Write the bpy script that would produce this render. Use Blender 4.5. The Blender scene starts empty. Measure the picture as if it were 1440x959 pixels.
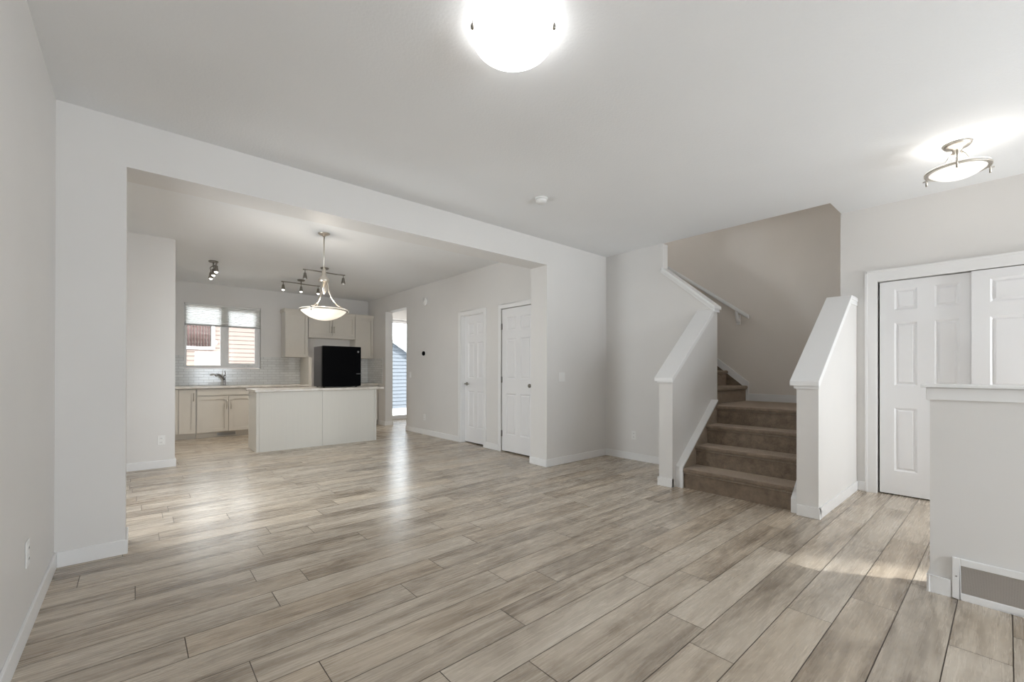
import bpy, bmesh, math, random
from mathutils import Vector, Matrix
random.seed(7)
PI = math.pi
scene = bpy.context.scene
COL = scene.collection

# ------------------------------------------------------------------ camera, exposure, sky, daylight
F_PX, YAW, PITCH, ROLL, CY, CAM_H = 607.05, 0.71654, 0.002247, 0.00185, 520.98, 1.18
cam = bpy.data.cameras.new('camera')
cam.sensor_fit = 'HORIZONTAL'; cam.sensor_width = 36
cam.lens = F_PX * 36 / 1440
cam.shift_y = (CY - 479.5) / 1440
cam.clip_start = 0.02
cam_o = bpy.data.objects.new('camera', cam); COL.objects.link(cam_o)
Fv = Vector((math.sin(YAW) * math.cos(PITCH), math.cos(YAW) * math.cos(PITCH), math.sin(PITCH)))
R0 = Vector((math.cos(YAW), -math.sin(YAW), 0)); U0 = R0.cross(Fv)
Rv = math.cos(ROLL) * R0 + math.sin(ROLL) * U0; Uv = Rv.cross(Fv)
m = Matrix((Rv, Uv, -Fv)).transposed().to_4x4(); m.translation = (0, 0, CAM_H)
cam_o.matrix_world = m
scene.camera = cam_o

scene.view_settings.view_transform = 'Standard'
scene.view_settings.look = 'None'
scene.view_settings.gamma = 1
scene.view_settings.use_curve_mapping = False
scene.view_settings.exposure = 0.71
try:
    scene.cycles.max_bounces = 14; scene.cycles.diffuse_bounces = 9; scene.cycles.glossy_bounces = 4
    scene.cycles.transparent_max_bounces = 12; scene.cycles.sample_clamp_indirect = 6
    scene.cycles.caustics_reflective = False; scene.cycles.caustics_refractive = False
except Exception:
    pass

world = bpy.data.worlds.new('sky'); scene.world = world; world.use_nodes = True
wt = world.node_tree; wt.nodes['Background'].inputs[0].default_value = (0.90, 0.95, 1.0, 1)
wt.nodes['Background'].inputs[1].default_value = 4.5          # overcast daylight

XLW, HCZ = -0.366, 2.80
def area(name, loc, rot, sx, sy, power, color=(1, 1, 1), spread=PI, portal=False):
    l = bpy.data.lights.new(name, 'AREA'); l.shape = 'RECTANGLE'; l.size = sx; l.size_y = sy
    l.energy = power; l.color = color; l.spread = spread
    if portal: l.cycles.is_portal = True
    o = bpy.data.objects.new(name, l); COL.objects.link(o); o.location = loc; o.rotation_euler = rot
    return o
# daylight entering by the front windows (behind the camera) and the glazed front door, then added fill lights
area('daylight_living_window', (2.52, -3.52, 1.15), (PI/2, 0, 0), 1.2, 1.8, 52, (0.82, 0.915, 1.0))
area('daylight_front_door', (5.03, -2.12, 1.15), (PI/2, 0, 0), 0.34, 1.7, 26, (0.95, 0.98, 1.0))
area('dining_fill_light', (XLW+0.02, 4.65, 1.2), (0, -PI/2+0.35, 0), 1.1, 0.9, 25, (0.93, 0.97, 1.0))  # added fill light, brightens the kitchen from the left
area('hall_fill_light', (4.9, 9.0, HCZ-0.01), (0, 0, 0), 0.25, 0.25, 7, (1, 0.97, 0.92))  # added fill light with no fitting, brightens the back hall
area('stairwell_fill_light', (5.60, 4.86, 4.35), (-PI/2-0.35, 0, 0), 0.7, 1.0, 6, (0.97, 0.985, 1.0))  # added fill light for the stair treads and the wall behind them
area('sky_added_window', (XLW-0.14, 4.65, 1.2), (0, -PI/2, 0), 1.2, 1.0, 1, portal=True)  # sky portal of the added window on the dining side
# daylight through the kitchen window and the glazed back door
area('sky_living_window', (2.52, -3.76, 1.15), (PI/2, 0, 0), 1.25, 1.9, 1, portal=True)
area('sky_front_door', (5.03, -2.36, 1.1), (PI/2, 0, 0), 0.36, 1.9, 1, portal=True)
area('sky_kitchen_window', (1.265, 9.99, 1.82), (-PI/2, 0, 0), 1.2, 1.2, 1, portal=True)
area('sky_back_door', (5.0, 9.99, 1.3), (-PI/2, 0, 0), 0.9, 2.4, 1, portal=True)
sun = bpy.data.lights.new('sun', 'SUN'); sun.energy = 4.5; sun.angle = 0.05; sun.color = (1, 0.985, 0.965)
sun_o = bpy.data.objects.new('sun', sun); COL.objects.link(sun_o); sun_o.rotation_euler = Vector((-0.53*0.88, 0.85*0.88, -0.47)).to_track_quat('-Z', 'Y').to_euler()

# ------------------------------------------------------------------ materials
def nt(name):
    mt = bpy.data.materials.new(name); mt.use_nodes = True
    t = mt.node_tree; return mt, t, t.nodes['Principled BSDF']
def N(t, typ, **kw):
    n = t.nodes.new(typ)
    for k, v in kw.items():
        if k == 'inp':
            for a, b in v.items(): n.inputs[a].default_value = b
        else: setattr(n, k, v)
    return n
def L(t, a, b): t.links.new(a, b)
def ramp(t, fac, stops):
    r = t.nodes.new('ShaderNodeValToRGB'); e = r.color_ramp.elements
    while len(e) < len(stops): e.new(0.5)
    for i, (p, c) in enumerate(stops): e[i].position = p; e[i].color = (*c, 1)
    L(t, fac, r.inputs[0]); return r.outputs[0]

def paint(name, c, rough=0.55, bump=0.0, bscale=200, var=0.02, spec=0.35):
    mt, t, b = nt(name)
    tc = N(t, 'ShaderNodeTexCoord')
    nz = N(t, 'ShaderNodeTexNoise', inp={'Scale': 1.3, 'Detail': 4.0})
    L(t, tc.outputs['Object'], nz.inputs['Vector'])
    lo = tuple(x * (1 - var) for x in c); hi = tuple(min(1, x * (1 + var)) for x in c)
    L(t, ramp(t, nz.outputs[0], [(0.3, lo), (0.7, hi)]), b.inputs['Base Color'])
    b.inputs['Roughness'].default_value = rough
    b.inputs['Specular IOR Level'].default_value = spec
    if bump:
        n2 = N(t, 'ShaderNodeTexNoise', inp={'Scale': bscale, 'Detail': 3.0})
        L(t, tc.outputs['Object'], n2.inputs['Vector'])
        bp = N(t, 'ShaderNodeBump', inp={'Strength': bump, 'Distance': 0.004})
        L(t, n2.outputs[0], bp.inputs['Height']); L(t, bp.outputs[0], b.inputs['Normal'])
    return mt
def metal(name, c, rough=0.3):
    mt, t, b = nt(name)
    tc = N(t, 'ShaderNodeTexCoord'); nz = N(t, 'ShaderNodeTexNoise', inp={'Scale': 60.0})
    L(t, tc.outputs['Object'], nz.inputs['Vector'])
    L(t, ramp(t, nz.outputs[0], [(0.3, tuple(x*0.92 for x in c)), (0.7, c)]), b.inputs['Base Color'])
    b.inputs['Metallic'].default_value = 1.0; b.inputs['Roughness'].default_value = rough
    return mt
def glow(name, c, strength, base=(0.9, 0.9, 0.88)):
    mt, t, b = nt(name)
    b.inputs['Base Color'].default_value = (*base, 1); b.inputs['Roughness'].default_value = 0.25
    tc = N(t, 'ShaderNodeTexCoord'); nz = N(t, 'ShaderNodeTexNoise', inp={'Scale': 9.0, 'Detail': 4.0, 'Distortion': 1.5})
    L(t, tc.outputs['Object'], nz.inputs['Vector'])
    L(t, ramp(t, nz.outputs[0], [(0.3, tuple(x*0.9 for x in c)), (0.7, c)]), b.inputs['Emission Color'])
    b.inputs['Emission Strength'].default_value = strength
    return mt

M = {}
M['wall'] = paint('wall_paint', (0.715, 0.703, 0.688), 0.5, 0.06, 260)
M['stairwall'] = paint('stairwell_wall_tone', (0.745, 0.70, 0.65), 0.55, 0.06, 260)  # warmer tone than the other walls
M['ceiling'] = paint('ceiling_texture', (0.79, 0.80, 0.81), 0.85, 0.35, 70, 0.015)
M['trim'] = paint('trim_white', (0.80, 0.80, 0.80), 0.35, 0.0, var=0.01)
M['door'] = paint('door_white', (0.79, 0.79, 0.80), 0.4, 0.03, 160, 0.01)
M['cab'] = paint('cabinet_paint', (0.67, 0.635, 0.575), 0.4, 0.0, var=0.03)
M['cabside'] = paint('cabinet_side', (0.66, 0.64, 0.60), 0.4, 0.0, var=0.02)
M['plastic'] = paint('white_plastic', (0.80, 0.80, 0.79), 0.35, 0, var=0.01)
M['black'] = paint('black_gloss', (0.0025, 0.0025, 0.003), 0.4, 0, var=0.1, spec=0.02)
M['blackside'] = paint('black_side', (0.018, 0.017, 0.016), 0.45, 0.1, 400, 0.1)
M['dark'] = paint('dark_gap', (0.02, 0.02, 0.02), 0.9)
M['nickel'] = metal('brushed_nickel', (0.62, 0.58, 0.52), 0.32)
M['darknickel'] = metal('dark_nickel', (0.30, 0.28, 0.25), 0.35)
M['chrome'] = metal('chrome', (0.50, 0.50, 0.52), 0.15)
M['steel'] = metal('hinge_steel', (0.35, 0.34, 0.33), 0.35)
M['flushglass'] = glow('lit_white_glass', (1.0, 0.995, 0.985), 4.0)
M['semiglass'] = glow('lit_cream_glass', (1.0, 0.97, 0.92), 0.45, (0.85, 0.84, 0.82))
M['pendglass'] = glow('lit_alabaster_glass', (1.0, 0.90, 0.74), 0.42, (0.85, 0.82, 0.76))
M['bulb'] = glow('lit_bulb', (1.0, 0.95, 0.85), 5.0)
M['grille'] = paint('grille_metal', (0.52, 0.475, 0.43), 0.5, 0, var=0.15)

def mat_panel():
    # island panel, pale wood-grain laminate with fine upright grain
    mt, t, b = nt('island_laminate')
    tc = N(t, 'ShaderNodeTexCoord'); mp = N(t, 'ShaderNodeMapping', inp={'Scale': (60, 60, 1.5)})
    L(t, tc.outputs['Object'], mp.inputs[0])
    nz = N(t, 'ShaderNodeTexNoise', inp={'Scale': 1.0, 'Detail': 5.0}); L(t, mp.outputs[0], nz.inputs['Vector'])
    L(t, ramp(t, nz.outputs[0], [(0.3, (0.635, 0.62, 0.575)), (0.7, (0.65, 0.635, 0.59))]), b.inputs['Base Color'])
    b.inputs['Roughness'].default_value = 0.45
    return mt
M['panel'] = mat_panel()

def mat_counter():
    mt, t, b = nt('countertop_laminate')
    tc = N(t, 'ShaderNodeTexCoord')
    n1 = N(t, 'ShaderNodeTexNoise', inp={'Scale': 7.0, 'Detail': 8.0, 'Distortion': 1.0}); L(t, tc.outputs['Object'], n1.inputs['Vector'])
    L(t, ramp(t, n1.outputs[0], [(0.3, (0.52, 0.475, 0.42)), (0.55, (0.64, 0.605, 0.55)), (0.75, (0.70, 0.68, 0.64))]), b.inputs['Base Color'])
    b.inputs['Roughness'].default_value = 0.25
    return mt
M['counter'] = mat_counter()

def mat_floor():
    mt, t, b = nt('vinyl_plank')
    at = N(t, 'ShaderNodeAttribute', attribute_name='plank'); sp = N(t, 'ShaderNodeSeparateColor'); L(t, at.outputs['Color'], sp.inputs[0])
    tc = N(t, 'ShaderNodeTexCoord')
    off = N(t, 'ShaderNodeVectorMath', operation='SCALE', inp={'Scale': 37.0}); L(t, at.outputs['Color'], off.inputs[0])
    add = N(t, 'ShaderNodeVectorMath', operation='ADD'); L(t, tc.outputs['Object'], add.inputs[0]); L(t, off.outputs[0], add.inputs[1])
    def noise(scale, detail, dist=0.0, rough=0.55):
        mp = N(t, 'ShaderNodeMapping', inp={'Scale': scale}); L(t, add.outputs[0], mp.inputs[0])
        n = N(t, 'ShaderNodeTexNoise', inp={'Scale': 1.0, 'Detail': detail, 'Distortion': dist, 'Roughness': rough}); L(t, mp.outputs[0], n.inputs['Vector'])
        return n.outputs[0]
    broad = noise((1.05, 9.0, 1), 4, 0.6)
    grain = noise((5.0, 95.0, 1), 4, 0.3)
    blotch = noise((3.2, 7.5, 1), 5, 1.2, 0.65)
    def math_(op, a, b_, c=None):
        n = N(t, 'ShaderNodeMath', operation=op)
        for i, v in enumerate((a, b_, c)):
            if v is None: continue
            if isinstance(v, (int, float)): n.inputs[i].default_value = v
            else: L(t, v, n.inputs[i])
        return n.outputs[0]
    s = math_('MULTIPLY_ADD', broad, 0.70, math_('MULTIPLY_ADD', grain, 0.06, math_('MULTIPLY', blotch, 0.34)))
    tone = math_('MULTIPLY_ADD', sp.outputs[0], 0.15, -0.075)
    s = math_('ADD', s, tone)
    c = ramp(t, s, [(0.34, (0.230, 0.188, 0.146)), (0.45, (0.375, 0.318, 0.255)), (0.55, (0.490, 0.425, 0.348)), (0.70, (0.580, 0.515, 0.432))])
    # some planks a touch warmer
    mx = N(t, 'ShaderNodeMix', data_type='RGBA', blend_type='MULTIPLY'); 
    L(t, math_('MULTIPLY', sp.outputs[1], 0.6), mx.inputs[0]); L(t, c, mx.inputs[6]); mx.inputs[7].default_value = (1.0, 0.93, 0.84, 1)
    L(t, mx.outputs[2], b.inputs['Base Color'])
    rr = N(t, 'ShaderNodeMapRange', inp={'To Min': 0.20, 'To Max': 0.34}); L(t, grain, rr.inputs[0]); L(t, rr.outputs[0], b.inputs['Roughness'])
    b.inputs['Specular IOR Level'].default_value = 0.5
    bp = N(t, 'ShaderNodeBump', inp={'Strength': 0.05, 'Distance': 0.002}); L(t, grain, bp.inputs['Height']); L(t, bp.outputs[0], b.inputs['Normal'])
    return mt
M['floor'] = mat_floor()
M['seam'] = paint('plank_seam', (0.10, 0.08, 0.065), 0.8)

def mat_carpet():
    mt, t, b = nt('brown_carpet')
    tc = N(t, 'ShaderNodeTexCoord')
    n1 = N(t, 'ShaderNodeTexNoise', inp={'Scale': 14.0, 'Detail': 6.0, 'Roughness': 0.7}); L(t, tc.outputs['Object'], n1.inputs['Vector'])
    n2 = N(t, 'ShaderNodeTexNoise', inp={'Scale': 260.0, 'Detail': 3.0}); L(t, tc.outputs['Object'], n2.inputs['Vector'])
    ad = N(t, 'ShaderNodeMath', operation='MULTIPLY_ADD', inp={1: 0.55}); L(t, n2.outputs[0], ad.inputs[0])
    m2 = N(t, 'ShaderNodeMath', operation='MULTIPLY', inp={1: 0.5}); L(t, n1.outputs[0], m2.inputs[0]); L(t, m2.outputs[0], ad.inputs[2])
    L(t, ramp(t, ad.outputs[0], [(0.36, (0.105, 0.076, 0.055)), (0.52, (0.205, 0.156, 0.116)), (0.68, (0.320, 0.250, 0.188))]), b.inputs['Base Color'])
    b.inputs['Roughness'].default_value = 0.95; b.inputs['Specular IOR Level'].default_value = 0.1
    b.inputs['Sheen Weight'].default_value = 1.0; b.inputs['Sheen Roughness'].default_value = 0.35; b.inputs['Sheen Tint'].default_value = (0.82, 0.69, 0.56, 1)
    bp = N(t, 'ShaderNodeBump', inp={'Strength': 0.8, 'Distance': 0.006}); L(t, n2.outputs[0], bp.inputs['Height']); L(t, bp.outputs[0], b.inputs['Normal'])
    return mt
M['carpet'] = mat_carpet()

def mat_tile(name, axis):
    mt, t, b = nt(name)
    tc = N(t, 'ShaderNodeTexCoord'); sp = N(t, 'ShaderNodeSeparateXYZ'); L(t, tc.outputs['Object'], sp.inputs[0])
    cb = N(t, 'ShaderNodeCombineXYZ'); L(t, sp.outputs[axis], cb.inputs[0]); L(t, sp.outputs[2], cb.inputs[1])
    br = N(t, 'ShaderNodeTexBrick', inp={'Scale': 1.0, 'Brick Width': 0.15, 'Row Height': 0.0505, 'Mortar Size': 0.0035, 'Mortar Smooth': 0.3,
        'Color1': (0.66, 0.67, 0.665, 1), 'Color2': (0.74, 0.75, 0.745, 1), 'Mortar': (0.50, 0.50, 0.49, 1)})
    L(t, cb.outputs[0], br.inputs['Vector']); L(t, br.outputs['Color'], b.inputs['Base Color'])
    b.inputs['Roughness'].default_value = 0.12
    bp = N(t, 'ShaderNodeBump', inp={'Strength': 0.5, 'Distance': 0.003}, invert=True); L(t, br.outputs['Fac'], bp.inputs['Height']); L(t, bp.outputs[0], b.inputs['Normal'])
    return mt
M['tile_x'] = mat_tile('subway_tile_back', 0); M['tile_y'] = mat_tile('subway_tile_side', 1)

def mat_siding(name, c, step=0.12, depth=0.75):
    mt, t, b = nt(name)
    tc = N(t, 'ShaderNodeTexCoord'); sp = N(t, 'ShaderNodeSeparateXYZ'); L(t, tc.outputs['Object'], sp.inputs[0])
    nz = N(t, 'ShaderNodeTexNoise', inp={'Scale': 3.0}); L(t, tc.outputs['Object'], nz.inputs['Vector'])
    L(t, ramp(t, nz.outputs[0], [(0.3, tuple(x*0.96 for x in c)), (0.7, c)]), b.inputs['Base Color'])
    b.inputs['Roughness'].default_value = 0.7
    return mt
M['peach'] = mat_siding('peach_siding', (0.185, 0.138, 0.118))
M['bluegrey'] = mat_siding('blue_grey_siding', (0.085, 0.097, 0.115))
M['shingle'] = paint('roof_shingle', (0.35, 0.34, 0.34), 0.9, 0.4, 60, 0.2)
M['redcurtain'] = paint('dark_red_curtain', (0.12, 0.065, 0.06), 0.9, 0.1, 20, 0.25)
M['paleground'] = paint('pale_concrete', (0.55, 0.54, 0.52), 0.9, 0.2, 30, 0.1)

def mat_glass():
    mt = bpy.data.materials.new('window_glass'); mt.use_nodes = True; t = mt.node_tree; t.nodes.clear()
    o = N(t, 'ShaderNodeOutputMaterial'); tr = N(t, 'ShaderNodeBsdfTransparent', inp={'Color': (0.97, 0.985, 0.98, 1)})
    gl = N(t, 'ShaderNodeBsdfGlossy', inp={'Roughness': 0.02}); fr = N(t, 'ShaderNodeFresnel', inp={'IOR': 1.35}); mx = N(t, 'ShaderNodeMixShader')
    L(t, fr.outputs[0], mx.inputs[0]); L(t, tr.outputs[0], mx.inputs[1]); L(t, gl.outputs[0], mx.inputs[2]); L(t, mx.outputs[0], o.inputs[0])
    return mt
M['glass'] = mat_glass()
def mat_shade():
    mt = bpy.data.materials.new('pleated_shade_fabric'); mt.use_nodes = True; t = mt.node_tree; t.nodes.clear()
    o = N(t, 'ShaderNodeOutputMaterial'); d = N(t, 'ShaderNodeBsdfDiffuse', inp={'Color': (0.85, 0.85, 0.84, 1)})
    tr = N(t, 'ShaderNodeBsdfTranslucent', inp={'Color': (0.97, 0.97, 0.96, 1)}); mx = N(t, 'ShaderNodeMixShader', inp={0: 0.8})
    tc = N(t, 'ShaderNodeTexCoord'); nz = N(t, 'ShaderNodeTexNoise', inp={'Scale': 40.0}); L(t, tc.outputs['Object'], nz.inputs['Vector'])
    L(t, ramp(t, nz.outputs[0], [(0.3, (0.82, 0.82, 0.81)), (0.7, (0.88, 0.88, 0.87))]), d.inputs['Color'])
    L(t, d.outputs[0], mx.inputs[1]); L(t, tr.outputs[0], mx.inputs[2]); L(t, mx.outputs[0], o.inputs[0])
    return mt
M['shade'] = mat_shade()

# ------------------------------------------------------------------ mesh helpers (geometry is given in world metres)
ROOT = {}
class MB:
    def __init__(s): s.v = []; s.f = []; s.mi = []; s.sm = []
    def face(s, idx, mi=0, sm=False): s.f.append(idx); s.mi.append(mi); s.sm.append(sm)
    def box(s, x0, x1, y0, y1, z0, z1, mi=0):
        b = len(s.v); s.v += [(x, y, z) for z in (z0, z1) for y in (y0, y1) for x in (x0, x1)]
        for q in ((0,2,3,1),(4,5,7,6),(0,1,5,4),(1,3,7,5),(3,2,6,7),(2,0,4,6)): s.face([b+i for i in q], mi)
        return s
    def prism(s, poly, axis, a, c, mi=0, sm=False):
        """poly: 2-D points in the other two axes (in x,y,z order), extruded from a to c along axis"""
        b = len(s.v); n = len(poly)
        for d in (a, c):
            for (p, q) in poly:
                s.v.append({0: (d, p, q), 1: (p, d, q), 2: (p, q, d)}[axis])
        s.face([b+i for i in range(n)][::-1], mi); s.face([b+n+i for i in range(n)], mi)
        for i in range(n): s.face([b+i, b+(i+1) % n, b+n+(i+1) % n, b+n+i], mi, sm)
        return s
    def tube(s, pts, r, seg=10, mi=0, cap=True):
        pts = [Vector(p) for p in pts]; n = len(pts); rr = r if isinstance(r, (list, tuple)) else [r]*n
        b = len(s.v); up = None
        for i, p in enumerate(pts):
            d = (pts[min(i+1, n-1)] - pts[max(i-1, 0)]).normalized()
            if up is None: up = Vector((0, 0, 1)) if abs(d.z) < 0.9 else Vector((1, 0, 0))
            a = d.cross(up).normalized(); up = a.cross(d).normalized()
            for k in range(seg):
                t = 2*PI*k/seg; s.v.append(tuple(p + (a*math.cos(t) + up*math.sin(t))*rr[i]))
        for i in range(n-1):
            for k in range(seg):
                k2 = (k+1) % seg
                s.face([b+i*seg+k, b+i*seg+k2, b+(i+1)*seg+k2, b+(i+1)*seg+k], mi, True)
        if cap:
            s.face([b+k for k in range(seg)][::-1], mi); s.face([b+(n-1)*seg+k for k in range(seg)], mi)
        return s
    def lathe(s, prof, c, seg=32, mi=0, axis=2, sm=True):
        """prof: (radius, height) pairs turned about an axis through c"""
        b = len(s.v); n = len(prof)
        for (r, h) in prof:
            for k in range(seg):
                t = 2*PI*k/seg; u, w = r*math.cos(t), r*math.sin(t)
                s.v.append({2: (c[0]+u, c[1]+w, c[2]+h), 0: (c[0]+h, c[1]+u, c[2]+w), 1: (c[0]+w, c[1]+h, c[2]+u)}[axis])
        for i in range(n-1):
            for k in range(seg):
                k2 = (k+1) % seg
                s.face([b+i*seg+k, b+i*seg+k2, b+(i+1)*seg+k2, b+(i+1)*seg+k], mi, sm)
        if prof[0][0] > 1e-4: s.face([b+k for k in range(seg)][::-1], mi)
        if prof[-1][0] > 1e-4: s.face([b+(n-1)*seg+k for k in range(seg)], mi)
        return s
    def build(s, name, mats, parent=None, bevel=0.0, at=None, segs=2):
        mats = mats if isinstance(mats, (list, tuple)) else [mats]
        off = Vector(at) if at is not None else (ROOT[parent.name] if parent is not None else Vector((0, 0, 0)))
        me = bpy.data.meshes.new(name)
        me.from_pydata([tuple(Vector(v) - off) for v in s.v], [], s.f)
        bm = bmesh.new(); bm.from_mesh(me); bmesh.ops.remove_doubles(bm, verts=bm.verts, dist=1e-6)
        me2 = bpy.data.meshes.new(name)
        # keep per-face data (remove_doubles keeps it on bmesh faces)
        bm.free()
        for p, a, b in zip(me.polygons, s.mi, s.sm): p.material_index = a; p.use_smooth = b
        for mt in mats: me.materials.append(mt)
        bpy.data.meshes.remove(me2)
        bm = bmesh.new(); bm.from_mesh(me); bmesh.ops.remove_doubles(bm, verts=bm.verts, dist=1e-5)
        bmesh.ops.recalc_face_normals(bm, faces=bm.faces); bm.to_mesh(me); bm.free()
        o = bpy.data.objects.new(name, me); COL.objects.link(o)
        if parent is not None: o.parent = parent
        else: o.location = off
        ROOT[o.name] = off
        if bevel:
            md = o.modifiers.new('edge', 'BEVEL'); md.width = bevel; md.segments = segs; md.limit_method = 'ANGLE'; md.angle_limit = 0.7
            md.harden_normals = False
        return o
def tag(o, label, cat, group=None, kind=None):
    o['label'] = label; o['category'] = cat
    if group: o['group'] = group
    if kind: o['kind'] = kind
    return o
def thing(name, label, cat, loc, group=None, kind=None):
    o = bpy.data.objects.new(name, None); COL.objects.link(o); o.location = loc; o.empty_display_size = 0.1
    ROOT[o.name] = Vector(loc); return tag(o, label, cat, group, kind)
def copy_tree(o, parent=None):
    c = o.copy(); COL.objects.link(c); ROOT[c.name] = ROOT[o.name]
    if parent is not None: c.parent = parent
    for ch in list(o.children): copy_tree(ch, c)
    return c
def struct(o, label, cat): return tag(o, label, cat, kind='structure')

# ------------------------------------------------------------------ the room: key planes (metres, camera stands at x=0 y=0)
XL, YO, YO2, XJ1, XJ2, XR, HC, HH = -0.366, 3.742, 4.03, -0.049, 3.832, 5.03, 2.804, 2.499
XK, YKL, XKL, YB, XC, XP, XF, YF = 4.078, 6.76, 0.365, 9.80, 5.458, 3.234, 6.10, -3.60
YE = -2.20                       # front of the entry
NY0, NY1 = 2.241, 2.390          # left half wall of the stairs
RY0, RY1 = 0.995, 1.148          # right half wall of the stairs
LAND = 0.80

# floor: every plank laid with the stagger seen in the photograph
def build_floor():
    w, L0, y_ref, gap = 0.1855, 1.225, 0.1705, 0.0019
    known = {1: 2.83, 2: 2.468, 3: 3.05, 4: 3.19, 5: 1.211, 6: 0.904, 7: 1.367, 8: 1.789, 9: 1.576, 10: 1.110, 11: 0.166, 12: 0.55, 13: 0.738, 14: 0.513, 15: 0.0, 16: 0.62, 17: -0.24, 0: 2.05, -1: 2.66}
    me = bpy.data.meshes.new('floor'); bm = bmesh.new(); lay = bm.loops.layers.color.new('plank')
    def quad(x0, x1, y0, y1, z, mi, col):
        f = bm.faces.new([bm.verts.new(p) for p in ((x0, y0, z), (x1, y0, z), (x1, y1, z), (x0, y1, z))]); f.material_index = mi
        for lp in f.loops: lp[lay] = col
    xa, xb, ya, yb = XL - 0.02, 6.12, YF - 0.02, YB + 0.02
    rnd = random.Random(3)
    n = math.floor((ya - y_ref) / w)
    while y_ref + n*w < yb:
        y0, y1 = max(ya, y_ref + n*w), min(yb, y_ref + (n+1)*w)
        j = known.get(n, rnd.uniform(0, L0))
        k = math.floor((xa - j) / L0)
        while j + k*L0 < xb:
            x0, x1 = max(xa, j + k*L0), min(xb, j + (k+1)*L0)
            if x1 - x0 > 0.01: quad(x0+gap, x1-gap, y0+gap, y1-gap, 0.0, 0, (rnd.random(), rnd.random(), rnd.random(), 1))
            k += 1
        n += 1
    quad(xa, xb, ya, yb, -0.002, 1, (0, 0, 0, 1))
    for (p, q) in (((xa, ya), (xb, ya)), ((xb, ya), (xb, yb)), ((xb, yb), (xa, yb)), ((xa, yb), (xa, ya))):
        f = bm.faces.new([bm.verts.new(v) for v in ((p[0], p[1], -0.12), (q[0], q[1], -0.12), (q[0], q[1], -0.002), (p[0], p[1], -0.002))]); f.material_index = 1
    quad(xa, xb, ya, yb, -0.12, 1, (0, 0, 0, 1))
    bm.to_mesh(me); bm.free(); me.materials.append(M['floor']); me.materials.append(M['seam'])
    o = bpy.data.objects.new('floor', me); COL.objects.link(o); struct(o, 'taupe wood-look plank floor running through both rooms', 'floor')
build_floor()

# ceiling with the stairwell opening
b = MB(); T = HC + 0.24
b.box(XL-0.12, XR, YF-0.12, YB+0.15, HC, T); b.box(XR, XF+0.12, YF-0.12, 1.120, HC, T); b.box(XR, XF+0.12, 4.9, YB+0.15, HC, T)
struct(b.build('ceiling', M['ceiling']), 'flat light grey textured ceiling over both rooms', 'ceiling')
b = MB(); b.box(XR-0.12, XF+0.12, 1.0, 5.02, 5.25, 5.35)
struct(b.build('ceiling_stairwell', M['ceiling']), 'high ceiling above the stairwell', 'ceiling')

# walls
DWY0, DWY1, DWZ0, DWZ1 = 4.15, 5.15, 0.6, 1.8     # added unseen window, lets fill light into the kitchen
b = MB(); b.box(XL-0.12, XL, YF-0.12, DWY0, 0, HC); b.box(XL-0.12, XL, DWY1, YKL, 0, HC); b.box(XL-0.12, XL, DWY0, DWY1, 0, DWZ0); b.box(XL-0.12, XL, DWY0, DWY1, DWZ1, HC); struct(b.build('wall_left', M['wall']), 'plain light grey wall at the left of the living room', 'wall')
b = MB(); b.box(XL, XJ1, YO, YO2, 0, HC); b.box(XJ1, XJ2, YO, YO2, HH, HC); b.box(XJ2, XR+0.12, YO, YO2, 0, HC)
struct(b.build('wall_middle', M['wall']), 'light wall with the wide opening into the kitchen', 'wall')
b = MB(); b.box(XL-0.12, XKL, YKL, YB, 0, HC); struct(b.build('wall_kitchen_left', M['wall']), 'plain wall block left of the kitchen sink cabinets', 'wall')
WX0, WX1, WZ0, WZ1 = 0.655, 1.877, 1.228, 2.425
DX0, DX1, DZ1 = 4.55, 5.45, 2.47
b = MB(); b.box(XKL, WX0, YB, YB+0.15, 0, HC); b.box(WX0, WX1, YB, YB+0.15, 0, WZ0); b.box(WX0, WX1, YB, YB+0.15, WZ1, HC)
b.box(WX1, DX0, YB, YB+0.15, 0, HC); b.box(DX0, DX1, YB, YB+0.15, DZ1, HC); b.box(DX1, XF+0.12, YB, YB+0.15, 0, HC)
struct(b.build('wall_back', M['wall']), 'back wall of the kitchen with the sink window', 'wall')
D1A, D1B, D1Z = 5.345, 5.980, 2.105
D2A, D2B, D2Z = 4.19, 4.920, 2.105
YKE, YS0, XS1, HK = 7.895, 8.865, 4.245, 2.465
b = MB(); X2 = XK + 0.122
b.box(XK, X2, YO2, D2A, 0, HC); b.box(XK, X2, D2B, D1A, 0, HC); b.box(XK, X2, D1B, YKE, 0, HC)
b.box(XK, X2, D2A, D2B, D2Z, HC); b.box(XK, X2, D1A, D1B, D1Z, HC); b.box(XK, XS1, YKE, YS0, HK, HC)
b.box(XK, XS1, YS0, YB, 0, HC)
struct(b.build('wall_kitchen_right', M['wall']), 'kitchen wall with two white panel doors and the opening to the back hall', 'wall')
b = MB(); b.box(X2, 5.72, YKE-0.12, YKE, 0, HC); b.box(5.60, 5.72, YKE, YB, 0, HC); struct(b.build('wall_hall', M['wall']), 'wall of the short back hall', 'wall')
b = MB(); b.box(XR, XR+0.12, 2.87, YO, 0, HC); b.box(XR, XR+0.12, YO, YKE-0.12, 0, HC)
b.prism([(NY0, 0), (2.87, 0), (2.87, 2.455), (NY0, 1.925)], 0, XR, XR+0.12)
struct(b.build('wall_right', M['wall']), 'wall beside the stairs with a slanting top edge', 'wall')
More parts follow.
